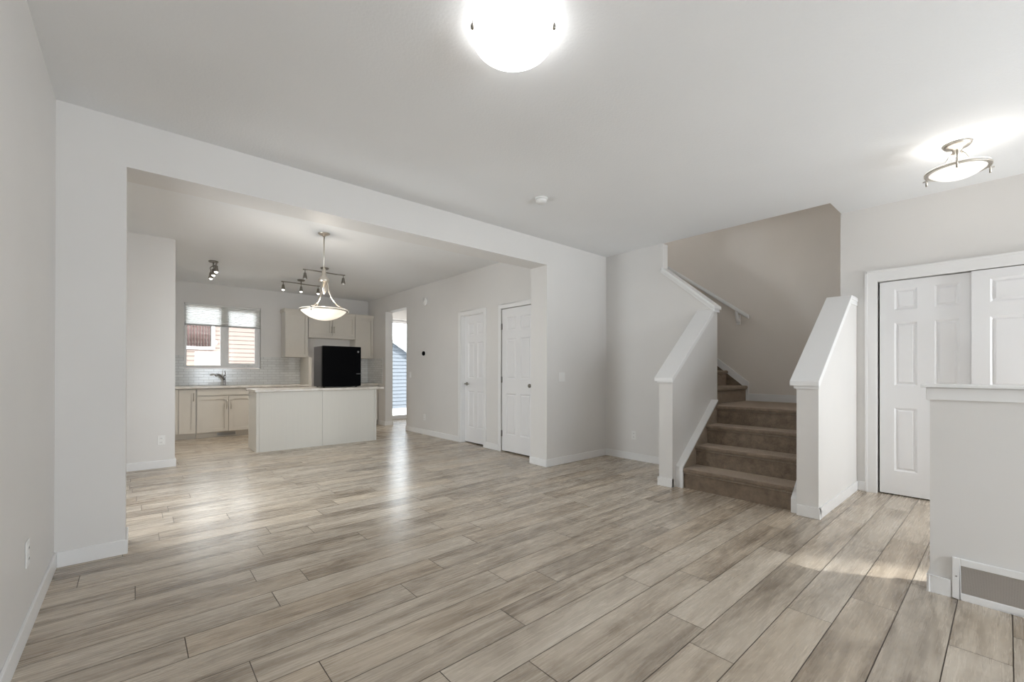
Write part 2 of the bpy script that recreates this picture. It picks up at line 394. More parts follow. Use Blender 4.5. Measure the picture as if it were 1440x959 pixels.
for nm, lab, *bxs in (('wall_stairwell_back', 'tall shaded warm-toned wall behind the stair landing', (XF, XF+0.12, 1.0, 5.02, 0, 5.25)),
                    ('wall_stairwell_side', 'side wall of the stair landing behind the closet', (XC+0.12, XF, 1.008, 1.128, 0, 5.25)),
                    ('wall_stairwell_end', 'wall at the top of the upper stair flight', (XR-0.12, XF, 4.9, 5.02, HC, 3.8), (XR-0.12, XF, 4.9, 5.02, 4.9, 5.25), (XR-0.12, 5.2, 4.9, 5.02, 3.8, 4.9), (6.0, XF, 4.9, 5.02, 3.8, 4.9)),
                    ('wall_stairwell_front', 'upper wall over the stair opening', (XR-0.12, XR, 1.0, 4.9, T, 5.25)),
                    ('wall_stairwell_near', 'upper wall over the closet', (XR, XC+0.12, 1.0, 1.12, T, 5.25))):
    b = MB()
    for bx in bxs: b.box(*bx)
    struct(b.build(nm, M['stairwall']), lab, 'wall')
CY0, CY1, CZ = -0.72, 0.838, 2.062
b = MB(); b.box(XC, XC+0.12, CY1, 1.128, 0, HC); b.box(XC, XC+0.12, CY0, CY1, CZ, HC); b.box(XC, XC+0.12, YE-0.12, CY0, 0, HC)
struct(b.build('wall_closet', M['wall']), 'entry wall around the sliding closet doors', 'wall')
b = MB(); b.box(XF, XF+0.12, YE-0.12, 1.0, 0, HC); b.box(XC+0.12, XF, YE-0.12, YE, 0, HC); struct(b.build('wall_closet_back', M['wall']), 'back of the entry closet', 'wall')
FWX0, FWX1, FWZ0, FWZ1, FDX0, FDX1, FDZ = 1.9, 3.15, 0.2, 2.1, 3.92, 5.24, 2.1
b = MB(); b.box(XL-0.12, FWX0, YF-0.12, YF, 0, HC); b.box(FWX0, FWX1, YF-0.12, YF, 0, FWZ0); b.box(FWX0, FWX1, YF-0.12, YF, FWZ1, HC); b.box(FWX1, XP+0.13, YF-0.12, YF, 0, HC)
struct(b.build('wall_front', M['wall']), 'front wall with the living room window', 'wall')
b = MB(); b.box(XP, XP+0.13, YF, YE, 0, HC); b.box(XP+0.13, FDX0, YE-0.12, YE, 0, HC); b.box(FDX0, FDX1, YE-0.12, YE, FDZ, HC); b.box(FDX1, XC+0.12, YE-0.12, YE, 0, HC)
struct(b.build('wall_porch', M['wall']), 'entry wall with the front door', 'wall')

# half walls -----------------------------------------------------------------
def slab_along(x0, z0, x1, z1, th):      # a slanted cap section in x,z
    d = Vector((x1-x0, z1-z0)).normalized(); n = Vector((-d.y, d.x))*th
    return [(x0, z0), (x1, z1), (x1+n.x, z1+n.y), (x0+n.x, z0+n.y)]
# left half wall of the stairs: end face at x=4.112
LF = 4.118; ls = 0.835
def lz(x): return 1.098 + ls*(x-LF)
b = MB(); b.prism([(LF, 0), (XR, 0), (XR, lz(XR)), (LF, lz(LF))], 1, NY0, NY1)
hl = b.build('wall_stair_left', M['wall']); struct(hl, 'white half wall with a slanting cap on the left of the stairs', 'half wall')
b = MB(); c0 = LF-0.035
b.prism([(c0, lz(c0)+0.012), (XR+0.0, lz(XR)+0.012), (XR+0.0, lz(XR)+0.050), (c0, lz(c0)+0.050)], 1, NY0-0.02, NY1+0.035)
b.build('cap', M['trim'], hl, 0.004)
b = MB(); b.prism([(LF-0.016, lz(LF)-0.03), (XR, lz(XR)-0.03), (XR, lz(XR)+0.012), (LF-0.016, lz(LF-0.016)+0.012)], 1, NY0-0.010, NY1+0.014)
b.build('cap_moulding', M['trim'], hl)
b = MB(); b.box(LF-0.012, LF+0.03, NY0, NY1+0.012, 0, 0.088); b.box(LF-0.012, XR, NY1, NY1+0.012, 0, 0.088)
b.build('baseboard', M['trim'], hl, 0.003)
# guard wall cap (on the slanting top of wall_right)
def gz(y): return 1.915 + (2.455-1.915)/(2.87-2.227)*(y-2.227)
b = MB(); b.prism([(2.205, gz(2.205)+0.008), (2.87, gz(2.87)+0.008), (2.87, gz(2.87)+0.045), (2.205, gz(2.205)+0.045)], 0, XR-0.035, XR+0.145)
b.prism([(2.218, gz(2.218)-0.035), (2.895, gz(2.895)-0.035), (2.895, gz(2.895)+0.008), (2.218, gz(2.218)+0.008)], 0, XR-0.014, XR+0.13)
struct(b.build('trim_1', M['trim'], bevel=0.003), 'white cap on the slanting wall top above the stairs', 'trim')
# right half wall of the stairs
RF, RX, RZ = 4.125, 5.195, 1.872
rs = (RZ-1.085)/(RX-RF)
def rz(x): return min(RZ, 1.085 + rs*(x-RF))
b = MB(); b.prism([(RF, 0), (XC, 0), (XC, RZ), (RX, RZ), (RF, rz(RF))], 1, RY0, RY1)
hr = b.build('wall_stair_right', M['wall']); struct(hr, 'white half wall with a slanting cap on the right of the stairs', 'half wall')
def capR(lo, hi, x0, y0, y1, name, bev):
    b = MB(); b.prism([(x0, rz(x0)+lo), (RX, RZ+lo), (XC, RZ+lo), (XC, RZ+hi), (RX, RZ+hi), (x0, rz(x0)+hi)], 1, y0, y1); b.build(name, M['trim'], hr, bev)
capR(0.012, 0.050, RF-0.04, RY0-0.012, RY1+0.04, 'cap', 0.004); capR(-0.03, 0.012, RF-0.016, RY0-0.006, RY1+0.016, 'cap_moulding', 0)
b = MB(); b.box(RF-0.012, XC-0.012, RY0-0.012, RY0, 0, 0.09); b.box(RF-0.012, RF+0.03, RY0-0.012, RY1-0.002, 0, 0.09); b.build('baseboard', M['trim'], hr, 0.003)
# pony wall in front of the entry
PY = 0.276
b = MB(); b.box(XP, XP+0.13, YE, PY, 0, 1.098)
pw = b.build('wall_entry', M['wall']); struct(pw, 'light grey half wall with a flat cap and a low vent beside the entry', 'half wall')
b = MB(); b.box(XP-0.035, XP+0.165, YE, PY+0.035, 1.098, 1.115); b.build('cap', M['trim'], pw, 0.003)
b = MB(); b.box(XP-0.012, XP+0.142, YE, PY+0.014, 1.033, 1.096); b.build('apron', M['trim'], pw, 0.002)
b = MB(); b.box(XP-0.012, XP, 0.195, PY+0.012, 0, 0.092); b.box(XP-0.012, XP+0.142, PY, PY+0.012, 0, 0.092); b.box(XP+0.13, XP+0.142, YE, PY, 0, 0.092); b.box(XP-0.012, XP, YF, -0.46, 0, 0.092); b.build('baseboard', M['trim'], pw, 0.003)

# baseboards
BH = 0.092
def bb(name, label, *boxes):
    b = MB()
    for x in boxes: b.box(*x)
    struct(b.build(name, M['trim'], bevel=0.003), label, 'baseboard')
bt = 0.012
bb('baseboard_left', 'white baseboard along the left wall', (XL, XL+bt, YF, YO, 0, BH), (XL, XL+bt, YO2, YKL, 0, BH))
bb('baseboard_middle', 'white baseboard wrapping the ends of the opening wall', (XL+bt, XJ1+bt, YO-bt, YO, 0, BH), (XJ1, XJ1+bt, YO, YO2, 0, BH), (XJ2-bt, XR-bt, YO-bt, YO, 0, BH), (XJ2-bt, XJ2, YO, YO2+bt, 0, BH), (XJ2, XK, YO2, YO2+bt, 0, BH))
bb('baseboard_right', 'white baseboard below the slanting stair wall', (XR-bt, XR, NY1, YO, 0, BH))
bb('baseboard_kitchen_left', 'white baseboard under the plain kitchen wall', (XL, XKL+bt, YKL-bt, YKL, 0, BH), (XKL, XKL+bt, YKL, 9.2, 0, BH))
bb('baseboard_kitchen_right', 'white baseboard between the kitchen doors and the hall', (XK-bt, XK, D2B+0.07, D1A-0.055, 0, BH), (XK-bt, XK, D1B+0.075, YKE+bt, 0, BH), (XK, X2, YKE, YKE+bt, 0, BH))
bb('baseboard_stub', 'white baseboard round the wall end by the hall opening', (XK-bt, XK, YS0, 9.14, 0, BH), (XK-bt, XS1+bt, YS0-bt, YS0, 0, BH), (XS1, XS1+bt, YS0, YB, 0, BH))
bb('baseboard_hall', 'white baseboard of the back hall', (DX1+0.06, 5.60, YB-bt, YB, 0, BH), (5.588, 5.60, YKE, YB, 0, BH))
bb('baseboard_closet', 'white baseboard beside the closet doors', (XC-bt, XC, CY1+0.085, RY0-bt, 0, BH), (XC-bt, XC, YE, CY0-0.085, 0, BH))
bb('baseboard_landing', 'white baseboard above the stair landing', (XF-bt, XF, 1.128, 2.26, LAND, LAND+0.095), (XC+0.12, XF-bt, 1.128, 1.14, LAND, LAND+0.095))

# ------------------------------------------------------------------ doors
def panel_door(name, hinge_face_x, ya, yb, z0, z1, th, face_dir=-1, cols=2, rows=((0.10, 0.40), (0.49, 0.79), (0.855, 0.955)), stile=0.115, mid=0.10, mat='door'):
    """six-panel door leaf whose face lies in the plane x=hinge_face_x looking along -x; raised panels modelled in relief"""
    b = MB(); X = hinge_face_x
    ys = []
    w = (yb-ya-2*stile-(cols-1)*mid)/cols
    for i in range(cols): ys.append((ya+stile+i*(w+mid), ya+stile+i*(w+mid)+w))
    H = z1-z0; zs = [(z0+a*H, z0+c*H) for a, c in rows]
    # body behind
    b.box(X+0.012, X+th, ya, yb, z0, z1)
    # stiles, rails
    yc = [ya] + [v for p in ys for v in p] + [yb]
    for i in range(0, len(yc), 2): b.box(X, X+0.013, yc[i], yc[i+1], z0, z1)
    zc = [z0] + [v for p in zs for v in p] + [z1]
    for (y0, y1) in ys:
        for i in range(0, len(zc), 2): b.box(X, X+0.013, y0, y1, zc[i], zc[i+1])
        for (a, c) in zs:
            # bevelled recess and raised field
            g = 0.016; k = 0.034
            v0 = len(b.v)
            for (ins, dx) in ((0, 0.0), (g, 0.011), (g+0.006, 0.011), (k, 0.003)):
                b.v += [(X+dx, y0+ins, a+ins), (X+dx, y1-ins, a+ins), (X+dx, y1-ins, c-ins), (X+dx, y0+ins, c-ins)]
            for r in range(3):
                for q in range(4):
                    b.face([v0+4*r+q, v0+4*r+(q+1) % 4, v0+4*(r+1)+(q+1) % 4, v0+4*(r+1)+q])
            b.face([v0+12+q for q in range(4)])
    return b.build(name, M[mat])
def lever(parent, x, y, z, dy):
    b = MB(); b.lathe([(0.027, 0), (0.027, -0.006), (0.012, -0.010), (0.010, -0.045)], (x, y, z), 20, axis=0)
    b.tube([(x-0.045, y, z), (x-0.047, y+dy*0.05, z), (x-0.045, y+dy*0.11, z-0.004)], [0.010, 0.009, 0.007], 10)
    b.build('lever_handle', M['darknickel'], parent)
def hinge(parent, x, y, z):
    b = MB(); b.tube([(x, y, z-0.045), (x, y, z+0.045)], 0.0075, 10); b.box(x+0.001, x+0.004, y-0.02, y+0.02, z-0.043, z+0.043)
    b.build('hinge', M['steel'], parent)
def casing(name, label, x, ya, yb, zt, w=0.062, th=0.014, floor=0.0):
    b = MB(); b.box(x-th, x, ya-w, ya, floor, zt+w); b.box(x-th, x, yb, yb+w, floor, zt+w); b.box(x-th, x, ya, yb, zt, zt+w)
    # jamb lining
    struct(b.build(name, M['trim'], bevel=0.003), label, 'door casing')
rows6 = ((0.115, 0.405), (0.505, 0.79), (0.845, 0.94))
d1 = panel_door('door_1', XK+0.075, D1A+0.012, D1B-0.012, 0.018, D1Z-0.01, 0.04, rows=rows6, stile=0.095, mid=0.08)
struct(d1, 'narrow white six-panel kitchen door with a dark lever, set back in its frame', 'door')
lever(d1, XK+0.075, D1B-0.075, 0.975, -1)
b = MB(); b.box(XK+0.001, X2, D1A, D1A+0.010, 0, D1Z); b.box(XK+0.001, X2, D1B-0.010, D1B, 0, D1Z); b.box(XK+0.001, X2, D1A, D1B, D1Z-0.010, D1Z+0.0)
struct(b.build('trim_2', M['trim']), 'white jamb lining of the set-back kitchen door', 'trim')
casing('trim_3', 'white casing around the set-back kitchen door', XK, D1A, D1B, D1Z)
d2 = panel_door('door_2', XK+0.002, D2A+0.012, D2B-0.012, 0.020, D2Z-0.012, 0.04, rows=rows6, stile=0.10, mid=0.09)
struct(d2, 'white six-panel kitchen door with three hinges, partly behind the opening jamb', 'door')
for z in (0.27, 1.06, 1.84): hinge(d2, XK-0.006, D2B-0.006, z)
b = MB(); b.lathe([(0.026, 0), (0.026, -0.006), (0.011, -0.012), (0.011, -0.030), (0.026, -0.042), (0.028, -0.055), (0.018, -0.066), (0.0, -0.068)], (XK+0.002, D2A+0.075, 0.985), 20, axis=0); b.build('door_knob', M['darknickel'], d2)
b = MB(); b.box(XK+0.046, X2, D2A, D2A+0.010, 0, D2Z); b.box(XK+0.046, X2, D2B-0.010, D2B, 0, D2Z); b.box(XK+0.046, X2, D2A, D2B, D2Z-0.010, D2Z)
struct(b.build('trim_4', M['trim']), 'jamb lining behind the hinged kitchen door', 'trim')
casing('trim_5', 'white casing around the hinged kitchen door', XK, D2A, D2B, D2Z)
# closet sliding doors
rowsc = ((0.109, 0.405), (0.51, 0.805), (0.863, 0.962))
LY = 0.205
def leaf(name, X, ya, yb):
    return panel_door(name, X, ya, yb, 0.012, CZ-0.008, 0.032, rows=rowsc, stile=0.108, mid=0.115)
d3 = leaf('door_3', XC+0.030, 0.168, CY1-0.016); struct(d3, 'white six-panel sliding closet door next to the stair half wall', 'closet door')
d4 = leaf('door_4', XC-0.008, CY0+0.02, LY); struct(d4, 'white six-panel sliding closet door behind the vented half wall, overlapping its neighbour', 'closet door')
b = MB(); w = 0.088
b.box(XC-0.016, XC, CY1, CY1+w, 0, CZ+w+0.018); b.box(XC-0.016, XC, CY0-w, CY0, 0, CZ+w+0.018); b.box(XC-0.016, XC, CY0, CY1, CZ, CZ+w+0.018)
b.box(XC-0.022, XC-0.016, CY1+w-0.018, CY1+w, 0, CZ+w+0.018); b.box(XC-0.022, XC-0.016, CY0-w, CY1+w, CZ+w, CZ+w+0.018)
struct(b.build('trim_6', M['trim'], bevel=0.003), 'wide white casing around the sliding closet doors', 'trim')
# back door with glass, front door, windows
b = MB()
def frame_xz(b, x0, x1, z0, z1, w, y0, y1, wb=None):
    wb = wb or w
    b.box(x0, x0+w, y0, y1, z0, z1); b.box(x1-w, x1, y0, y1, z0, z1); b.box(x0+w, x1-w, y0, y1, z0, z0+wb); b.box(x0+w, x1-w, y0, y1, z1-w, z1)
frame_xz(b, DX0+0.04, DX1-0.04, 0.028, DZ1-0.038, 0.07, YB+0.05, YB+0.09, 0.07)
d5 = b.build('door_5', M['door'], bevel=0.004); struct(d5, 'glazed white back door at the end of the hall', 'door')
b = MB(); b.box(DX0+0.10, DX1-0.10, YB+0.066, YB+0.072, 0.09, DZ1-0.10); b.build('glass', M['glass'], d5)
b = MB(); lx = DX1-0.09; b.tube([(lx, YB+0.05, 1.0), (lx, YB+0.0, 1.0), (lx-0.10, YB+0.0, 1.0)], 0.009, 10); b.build('lever_handle', M['nickel'], d5)
b = MB(); frame_xz(b, DX0, DX1, 0.0, DZ1, 0.038, YB+0.01, YB+0.14, 0.028)
struct(b.build('trim_8', M['trim'], bevel=0.003), 'white frame around the glazed back door', 'trim')
b = MB(); frame_xz(b, FWX0, FWX1, FWZ0, FWZ1, 0.06, YF-0.11, YF-0.03); b.box(2.49, 2.55, YF-0.11, YF-0.03, FWZ0, FWZ1)
w2 = b.build('window_2', M['trim']); struct(w2, 'tall living room window in the front wall', 'window')
b = MB(); b.box(FDX0+0.03, 4.80, YE-0.09, YE-0.045, 0.01, FDZ-0.03); d6 = b.build('door_6', M['door']); struct(d6, 'front door of the house', 'door')
b = MB(); frame_xz(b, 4.80, FDX1, 0, FDZ, 0.045, YE-0.11, YE-0.02, 0.10); b.box(FDX0, FDX0+0.03, YE-0.11, YE-0.02, 0, FDZ); b.box(FDX0+0.03, 4.80, YE-0.11, YE-0.02, FDZ-0.03, FDZ)
w6 = b.build('window_6', M['trim']); struct(w6, 'tall narrow sidelight beside the front door', 'window'); b = MB(); b.box(4.83, FDX1-0.03, YE-0.07, YE-0.064, 0.09, FDZ-0.04); b.build('glass', M['glass'], w6)
b = MB(); b.box(XL-0.11, XL-0.03, DWY0, DWY0+0.05, DWZ0, DWZ1); b.box(XL-0.11, XL-0.03, DWY1-0.05, DWY1, DWZ0, DWZ1); b.box(XL-0.11, XL-0.03, DWY0+0.05, DWY1-0.05, DWZ0, DWZ0+0.05); b.box(XL-0.11, XL-0.03, DWY0+0.05, DWY1-0.05, DWZ1-0.05, DWZ1); b.box(XL-0.11, XL-0.03, 4.62, 4.68, DWZ0, DWZ1)
w4 = b.build('added_window_4', M['trim']); struct(w4, 'added unseen window beyond the opening wall, for kitchen fill light', 'window')  # window made up as an opening for the kitchen fill light
b = MB(); b.box(XL-0.075, XL-0.069, DWY0+0.04, DWY1-0.04, DWZ0+0.04, DWZ1-0.04); b.build('glass', M['glass'], w4)

b = MB(); frame_xz(b, 5.2, 6.0, 3.8, 4.9, 0.05, 4.92, 5.0); w5 = b.build('added_window_5', M['trim']); struct(w5, 'added unseen window above the upper stair flight, for fill light', 'window')  # window made up to go with the stairwell fill light
b = MB(); b.box(5.24, 5.96, 4.957, 4.963, 3.84, 4.86); b.build('glass', M['glass'], w5)
# kitchen window
b = MB(); fy0, fy1 = YB+0.03, YB+0.13
frame_xz(b, WX0+0.006, WX1-0.006, WZ0+0.006, WZ1-0.006, 0.034, fy0, fy1, 0.05)
b.box(1.215, 1.295, fy0, fy1, WZ0+0.05, WZ1-0.03)
win = b.build('window_1', M['trim'], bevel=0.003); struct(win, 'white two-pane kitchen window over the sink', 'window')
b = MB(); frame_xz(b, 1.295, WX1-0.038, WZ0+0.05, WZ1-0.03, 0.05, fy0+0.02, fy1-0.03, 0.05); b.build('sash', M['trim'], win, 0.003)
b = MB(); b.box(0.69, 1.22, YB+0.085, YB+0.091, WZ0+0.05, WZ1-0.03); b.build('pane', M['glass'], win)
b = MB(); b.box(1.34, WX1-0.08, YB+0.085, YB+0.091, WZ0+0.095, WZ1-0.07); b.build('pane', M['glass'], win)
b = MB(); b.box(1.60, 1.70, YB+0.015, YB+0.05, WZ0+0.03, WZ0+0.055); b.tube([(1.65, YB+0.02, WZ0+0.05), (1.70, YB-0.005, WZ0+0.06), (1.75, YB, WZ0+0.058)], 0.008, 8); b.build('crank', M['plastic'], win)
cw = 0.0
# pleated shade
sh = thing('window_shade', 'white pleated shade drawn a third of the way down the kitchen window', 'window shade', (1.266, YB-0.0, 2.02))
b = MB(); pts = []; n = 22; z0, z1 = 2.045, 2.40
for i in range(n+1): pts.append((YB+0.006 + (0.012 if i % 2 else 0.0), z0+(z1-z0)*i/n))
v0 = len(b.v)
for (y, z) in pts: b.v += [(WX0+0.012, y, z), (WX1-0.012, y, z)]
for i in range(n): b.face([v0+2*i, v0+2*i+1, v0+2*i+3, v0+2*i+2])
o = b.build('fabric', M['shade'], sh); md = o.modifiers.new('thick', 'SOLIDIFY'); md.thickness = 0.001
b = MB(); b.box(WX0+0.010, WX1-0.010, YB-0.002, YB+0.026, 2.018, 2.045); b.build('bottom_rail', paint('shade_rail', (0.45, 0.45, 0.45), 0.4), sh, 0.003)
b = MB(); b.box(WX0+0.010, WX1-0.010, YB-0.002, YB+0.028, 2.395, 2.422); b.build('head_rail', M['plastic'], sh, 0.003)

# ------------------------------------------------------------------ stairs
st = thing('staircase', 'brown carpeted staircase rising between two white half walls and turning left at a landing', 'staircase', (4.2, 1.7, 0))
def nosed(x_r, x_b, z0, z1, axis='x'):
    """profile of a carpeted step: riser at x_r, tread going back to x_b, rounded nosing standing 25 mm proud"""
    n, r = 0.026, 0.022
    p = [(x_r, z0), (x_r, z1-2*r-0.012), (x_r-n+0.004, z1-2*r)]
    for k in range(7):
        t = -PI/2 - PI*k/6 * 1.0
        p.append((x_r-n+r + r*math.cos(t), z1-r + r*math.sin(t)))
    p += [(x_b, z1), (x_b, z0)]
    return p
SX = [4.215, 4.478, 4.728, 4.972]; SY0, SY1 = 1.200, 2.165
for i in range(3):
    b = MB(); b.prism(nosed(SX[i], SX[i+1]+0.03, 0.2*i + (0.0 if i == 0 else 0.0), 0.2*(i+1)), 1, SY0, SY1); b.build('step', M['carpet'], st)
b = MB(); b.prism(nosed(SX[3], XF-0.001, 0.6, LAND), 1, SY0, SY1); b.box(XR+0.05, XF-0.001, 1.150, SY0, 0.6, LAND); b.box(XR+0.122, XF-0.001, SY1, 2.30, 0.6, LAND); b.box(SX[3]+0.06, XR+0.122, SY1, NY0-0.002, 0.6, LAND)
b.build('landing', M['carpet'], st)
FX0 = XR+0.122
for i in range(9):
    y = 2.275 + 0.25*i; z0 = LAND+0.2*i
    b = MB(); b.prism([(p, q) for (p, q) in nosed(y, y+0.28, z0, z0+0.2)], 0, FX0, XF-0.02); b.build('step', M['carpet'], st)
# stringers: white sloping boards with carpet below
def stz(x): return 0.215 + 0.80*(x-4.19)
b = MB(); b.prism([(4.188, 0), (4.204, 0), (4.204, stz(4.204)-0.02), (5.0, stz(5.0)-0.02), (5.0, stz(5.0)), (4.188, stz(4.188))], 1, SY1+0.001, NY0-0.001); b.build('stringer', M['trim'], st)
b = MB(); b.prism([(4.205, 0.0), (5.0, 0.0), (5.0, stz(5.0)-0.021), (4.205, stz(4.205)-0.021)], 1, SY1+0.001, NY0-0.002); b.build('side_carpet', M['carpet'], st)
b = MB(); b.prism([(4.16, 0), (5.0, 0), (5.0, stz(5.0)), (4.16, 0.12), ], 1, RY1+0.001, SY0-0.001); b.build('stringer', M['trim'], st)
# skirt on the far wall of the upper flight
def kz(y): return 0.985 + 0.80*(y-2.26)
b = MB(); b.prism([(2.24, LAND), (2.30, LAND), (2.30, kz(2.30)-0.03), (4.3, kz(4.3)-0.03), (4.3, kz(4.3)+0.075), (2.24, kz(2.24)+0.075)], 0, XF-0.018, XF-0.001); b.build('skirt_board', M['trim'], st)
b = MB(); b.prism([(2.30, LAND), (4.3, LAND), (4.3, kz(4.3)-0.031), (2.30, kz(2.30)-0.031)], 0, XF-0.018, XF-0.002); b.build('side_carpet', M['carpet'], st)

# handrail
hrl = thing('handrail', 'white wall-mounted handrail above the upper stair flight', 'handrail', (XF-0.075, 2.4, 1.9))
hs = 0.74
def hz(y): return 1.895 + hs*(y-2.215)
b = MB(); rx = XF-0.075
b.prism([(2.215, hz(2.215)-0.025), (4.2, hz(4.2)-0.025), (4.2, hz(4.2)+0.028), (2.215, hz(2.215)+0.028)], 0, rx-0.022, rx+0.022); b.build('rail', M['trim'], hrl, 0.010)
for y in (2.37, 3.6):
    b = MB(); z = hz(y)
    b.tube([(rx, y, z-0.02), (rx+0.002, y, z-0.065), (rx+0.022, y, z-0.105), (rx+0.05, y, z-0.155)], [0.018, 0.019, 0.023, 0.024], 10); b.prism([(y-0.026, z-0.20), (y+0.026, z-0.20), (y+0.026, z-0.07), (y-0.026, z-0.07)], 0, XF-0.016, XF-0.001)
    b.build('bracket', M['trim'], hrl, 0.004)

# ------------------------------------------------------------------ kitchen
CF, CTF, CZT = 9.205, 9.17, 0.912      # cabinet fronts, counter front, counter top
def shaker(name, x0, x1, z0, z1, y, parent, rail=0.058, t=0.02, mat='cab'):
    """shaker door looking along -y, its face at y"""
    b = MB(); g = 0.003; x0 += g; x1 -= g; z0 += g; z1 -= g
    b.box(x0, x0+rail, y, y+t, z0, z1); b.box(x1-rail, x1, y, y+t, z0, z1)
    b.box(x0+rail, x1-rail, y, y+t, z0, z0+rail); b.box(x0+rail, x1-rail, y, y+t, z1-rail, z1); b.box(x0+rail, x1-rail, y+0.013, y+t, z0+rail, z1-rail)
    return b.build(name, M[mat], parent, 0.002)
def bar_handle(parent, x, y, z0, z1):
    b = MB(); b.tube([(x, y-0.028, z0), (x, y-0.028, z1)], 0.0055, 8); b.tube([(x, y, z0+0.015), (x, y-0.028, z0+0.015)], 0.0045, 8); b.tube([(x, y, z1-0.015), (x, y-0.028, z1-0.015)], 0.0045, 8)
    b.build('handle', M['nickel'], parent)
def base_body(root, x0, x1):
    b = MB(); b.box(x0, x1, CF+0.021, YB-0.012, 0.095, CZT-0.045); b.build('carcass', M['cabside'], root)
    b = MB(); b.box(x0, x1, CF+0.075, CF+0.09, 0, 0.095); b.build('toe_kick', M['cab'], root)
c = thing('base_cabinet', 'narrow cream base cabinet at the left end under the sink counter', 'cabinet', (0.6, CF, 0))
base_body(c, XKL+0.012, 0.785); shaker('filler', XKL+0.014, 0.535, 0.10, CZT-0.05, CF, c, 0.04)
d = shaker('door', 0.545, 0.780, 0.10, CZT-0.05, CF, c); bar_handle(d, 0.748, CF, 0.66, 0.80)
c = thing('sink_cabinet', 'wide cream sink cabinet with two doors below a false drawer front', 'cabinet', (1.25, CF, 0))
base_body(c, 0.790, 1.715)
b = MB(); b.box(0.798, 1.712, CF, CF+0.02, 0.748, CZT-0.052); b.build('drawer_front', M['cab'], c, 0.002)
d = shaker('door', 0.795, 1.256, 0.10, 0.736, CF, c); bar_handle(d, 1.225, CF, 0.50, 0.66)
d = shaker('door', 1.257, 1.715, 0.10, 0.736, CF, c); bar_handle(d, 1.290, CF, 0.50, 0.66)
c = thing('base_cabinet', 'cream base cabinet in the corner right of the empty fridge space', 'cabinet', (3.87, CF, 0))
base_body(c, 3.665, XK-0.012); d = shaker('door', 3.668, XK-0.014, 0.10, CZT-0.05, CF, c); bar_handle(d, 3.71, CF, 0.62, 0.78)
# vent in the toe kick
v = thing('toe_kick_vent', 'small flat vent grille set in the toe kick under the sink cabinet', 'vent', (1.235, CF+0.07, 0.045))
b = MB(); frame_xz(b, 1.085, 1.385, 0.012, 0.088, 0.012, CF+0.065, CF+0.074); b.build('frame', M['cabside'], v)
b = MB()
for k in range(6): b.box(1.097, 1.385-0.012, CF+0.067, CF+0.073, 0.027+0.009*k, 0.031+0.009*k)
b.box(1.097, 1.373, CF+0.0725, CF+0.0745, 0.024, 0.076); b.build('louvres', M['steel'], v)
# counters
def counter(name, label, x0, x1, y0, y1, mat='counter'):
    b = MB(); b.box(x0, x1, y0, y1, CZT-0.040, CZT); o = b.build(name, M[mat], bevel=0.008, segs=3, at=((x0+x1)/2, (y0+y1)/2, CZT-0.04)); tag(o, label, 'countertop'); return o
counter('countertop', 'beige laminate countertop along the sink wall under the window', XKL+0.001, 2.606, CTF, YB-0.011)
counter('countertop', 'short beige laminate countertop in the corner right of the fridge space', 3.655, XK-0.010, CTF, YB-0.011)
# tall gable panel beside the fridge space
b = MB(); b.box(2.608, 2.666, CTF+0.03, YB-0.012, 0, 1.458); o = b.build('end_panel', M['cab'], at=(2.637, 9.5, 0), bevel=0.002); tag(o, 'tall cream end panel between the sink counter and the empty fridge space', 'end panel')
# upper cabinets
UY = 9.47
def upper(label, x0, x1, z0, z1, doors, hz0=None, lightrail=False, y=UY):
    c = thing('wall_cabinet', label, 'cabinet', ((x0+x1)/2, y, z0), 'wall cabinets over the counter')
    b = MB(); b.box(x0, x1, y+0.021, YB-0.001, z0, z1); b.build('carcass', M['cabside'], c)
    n = doors; w = (x1-x0)/n
    for i in range(n):
        d = shaker('door', x0+i*w, x0+(i+1)*w, z0+(0.055 if lightrail else 0.0), z1, y, c)
        if hz0 is not None:
            hx = x0+(i+1)*w-0.03 if (i == 0) else x0+i*w+0.03
            bar_handle(d, hx, y, hz0, hz0+0.14)
    if lightrail:
        b = MB(); b.box(x0, x1, y-0.006, y+0.02, z0, z0+0.052); b.build('light_rail', M['cab'], c, 0.003)
    b = MB(); pr = [(y+0.02, z1-0.004), (y-0.012, z1-0.004), (y-0.016, z1+0.012), (y-0.034, z1+0.050), (y-0.034, z1+0.062), (y+0.02, z1+0.062)]
    b.prism(pr, 0, x0-(0.02 if x0 < 2.3 else 0), x1); b.box(x0-(0.02 if x0 < 2.3 else 0), x1, y+0.02, YB-0.001, z1, z1+0.062); b.build('crown', M['cab'], c)
    return c
upper('cream wall cabinet nearest the window, left of the fridge space', 2.245, 2.675, 1.462, 2.372, 1)
upper('short two-door cream wall cabinet above the empty fridge space', 2.682, 3.648, 1.878, 2.372, 2, 1.99, True)
upper('cream wall cabinet in the right corner beside the hall opening', 3.655, XK-0.004, 1.462, 2.372, 1)
# tile backsplash
b = MB(); b.box(XKL, WX0-cw, YB-0.010, YB-0.0005, CZT, 1.462); b.box(WX0-cw, WX1+cw, YB-0.010, YB-0.0005, CZT, WZ0-cw); b.box(WX1+cw, 2.606, YB-0.010, YB-0.0005, CZT, 1.46)
o = b.build('backsplash', M['tile_x'], at=(1.4, YB, CZT)); tag(o, 'white subway tile backsplash around the kitchen window', 'backsplash')
b = MB(); b.box(3.67, XK-0.010, YB-0.010, YB-0.0005, CZT, 1.46); b.box(XK-0.009, XK-0.0005, 9.0, YB-0.0005, CZT, 1.462, 1)
o = b.build('backsplash', [M['tile_x'], M['tile_y']], at=(4.0, YB, CZT)); tag(o, 'grey-white subway tile in the corner right of the fridge space', 'backsplash')
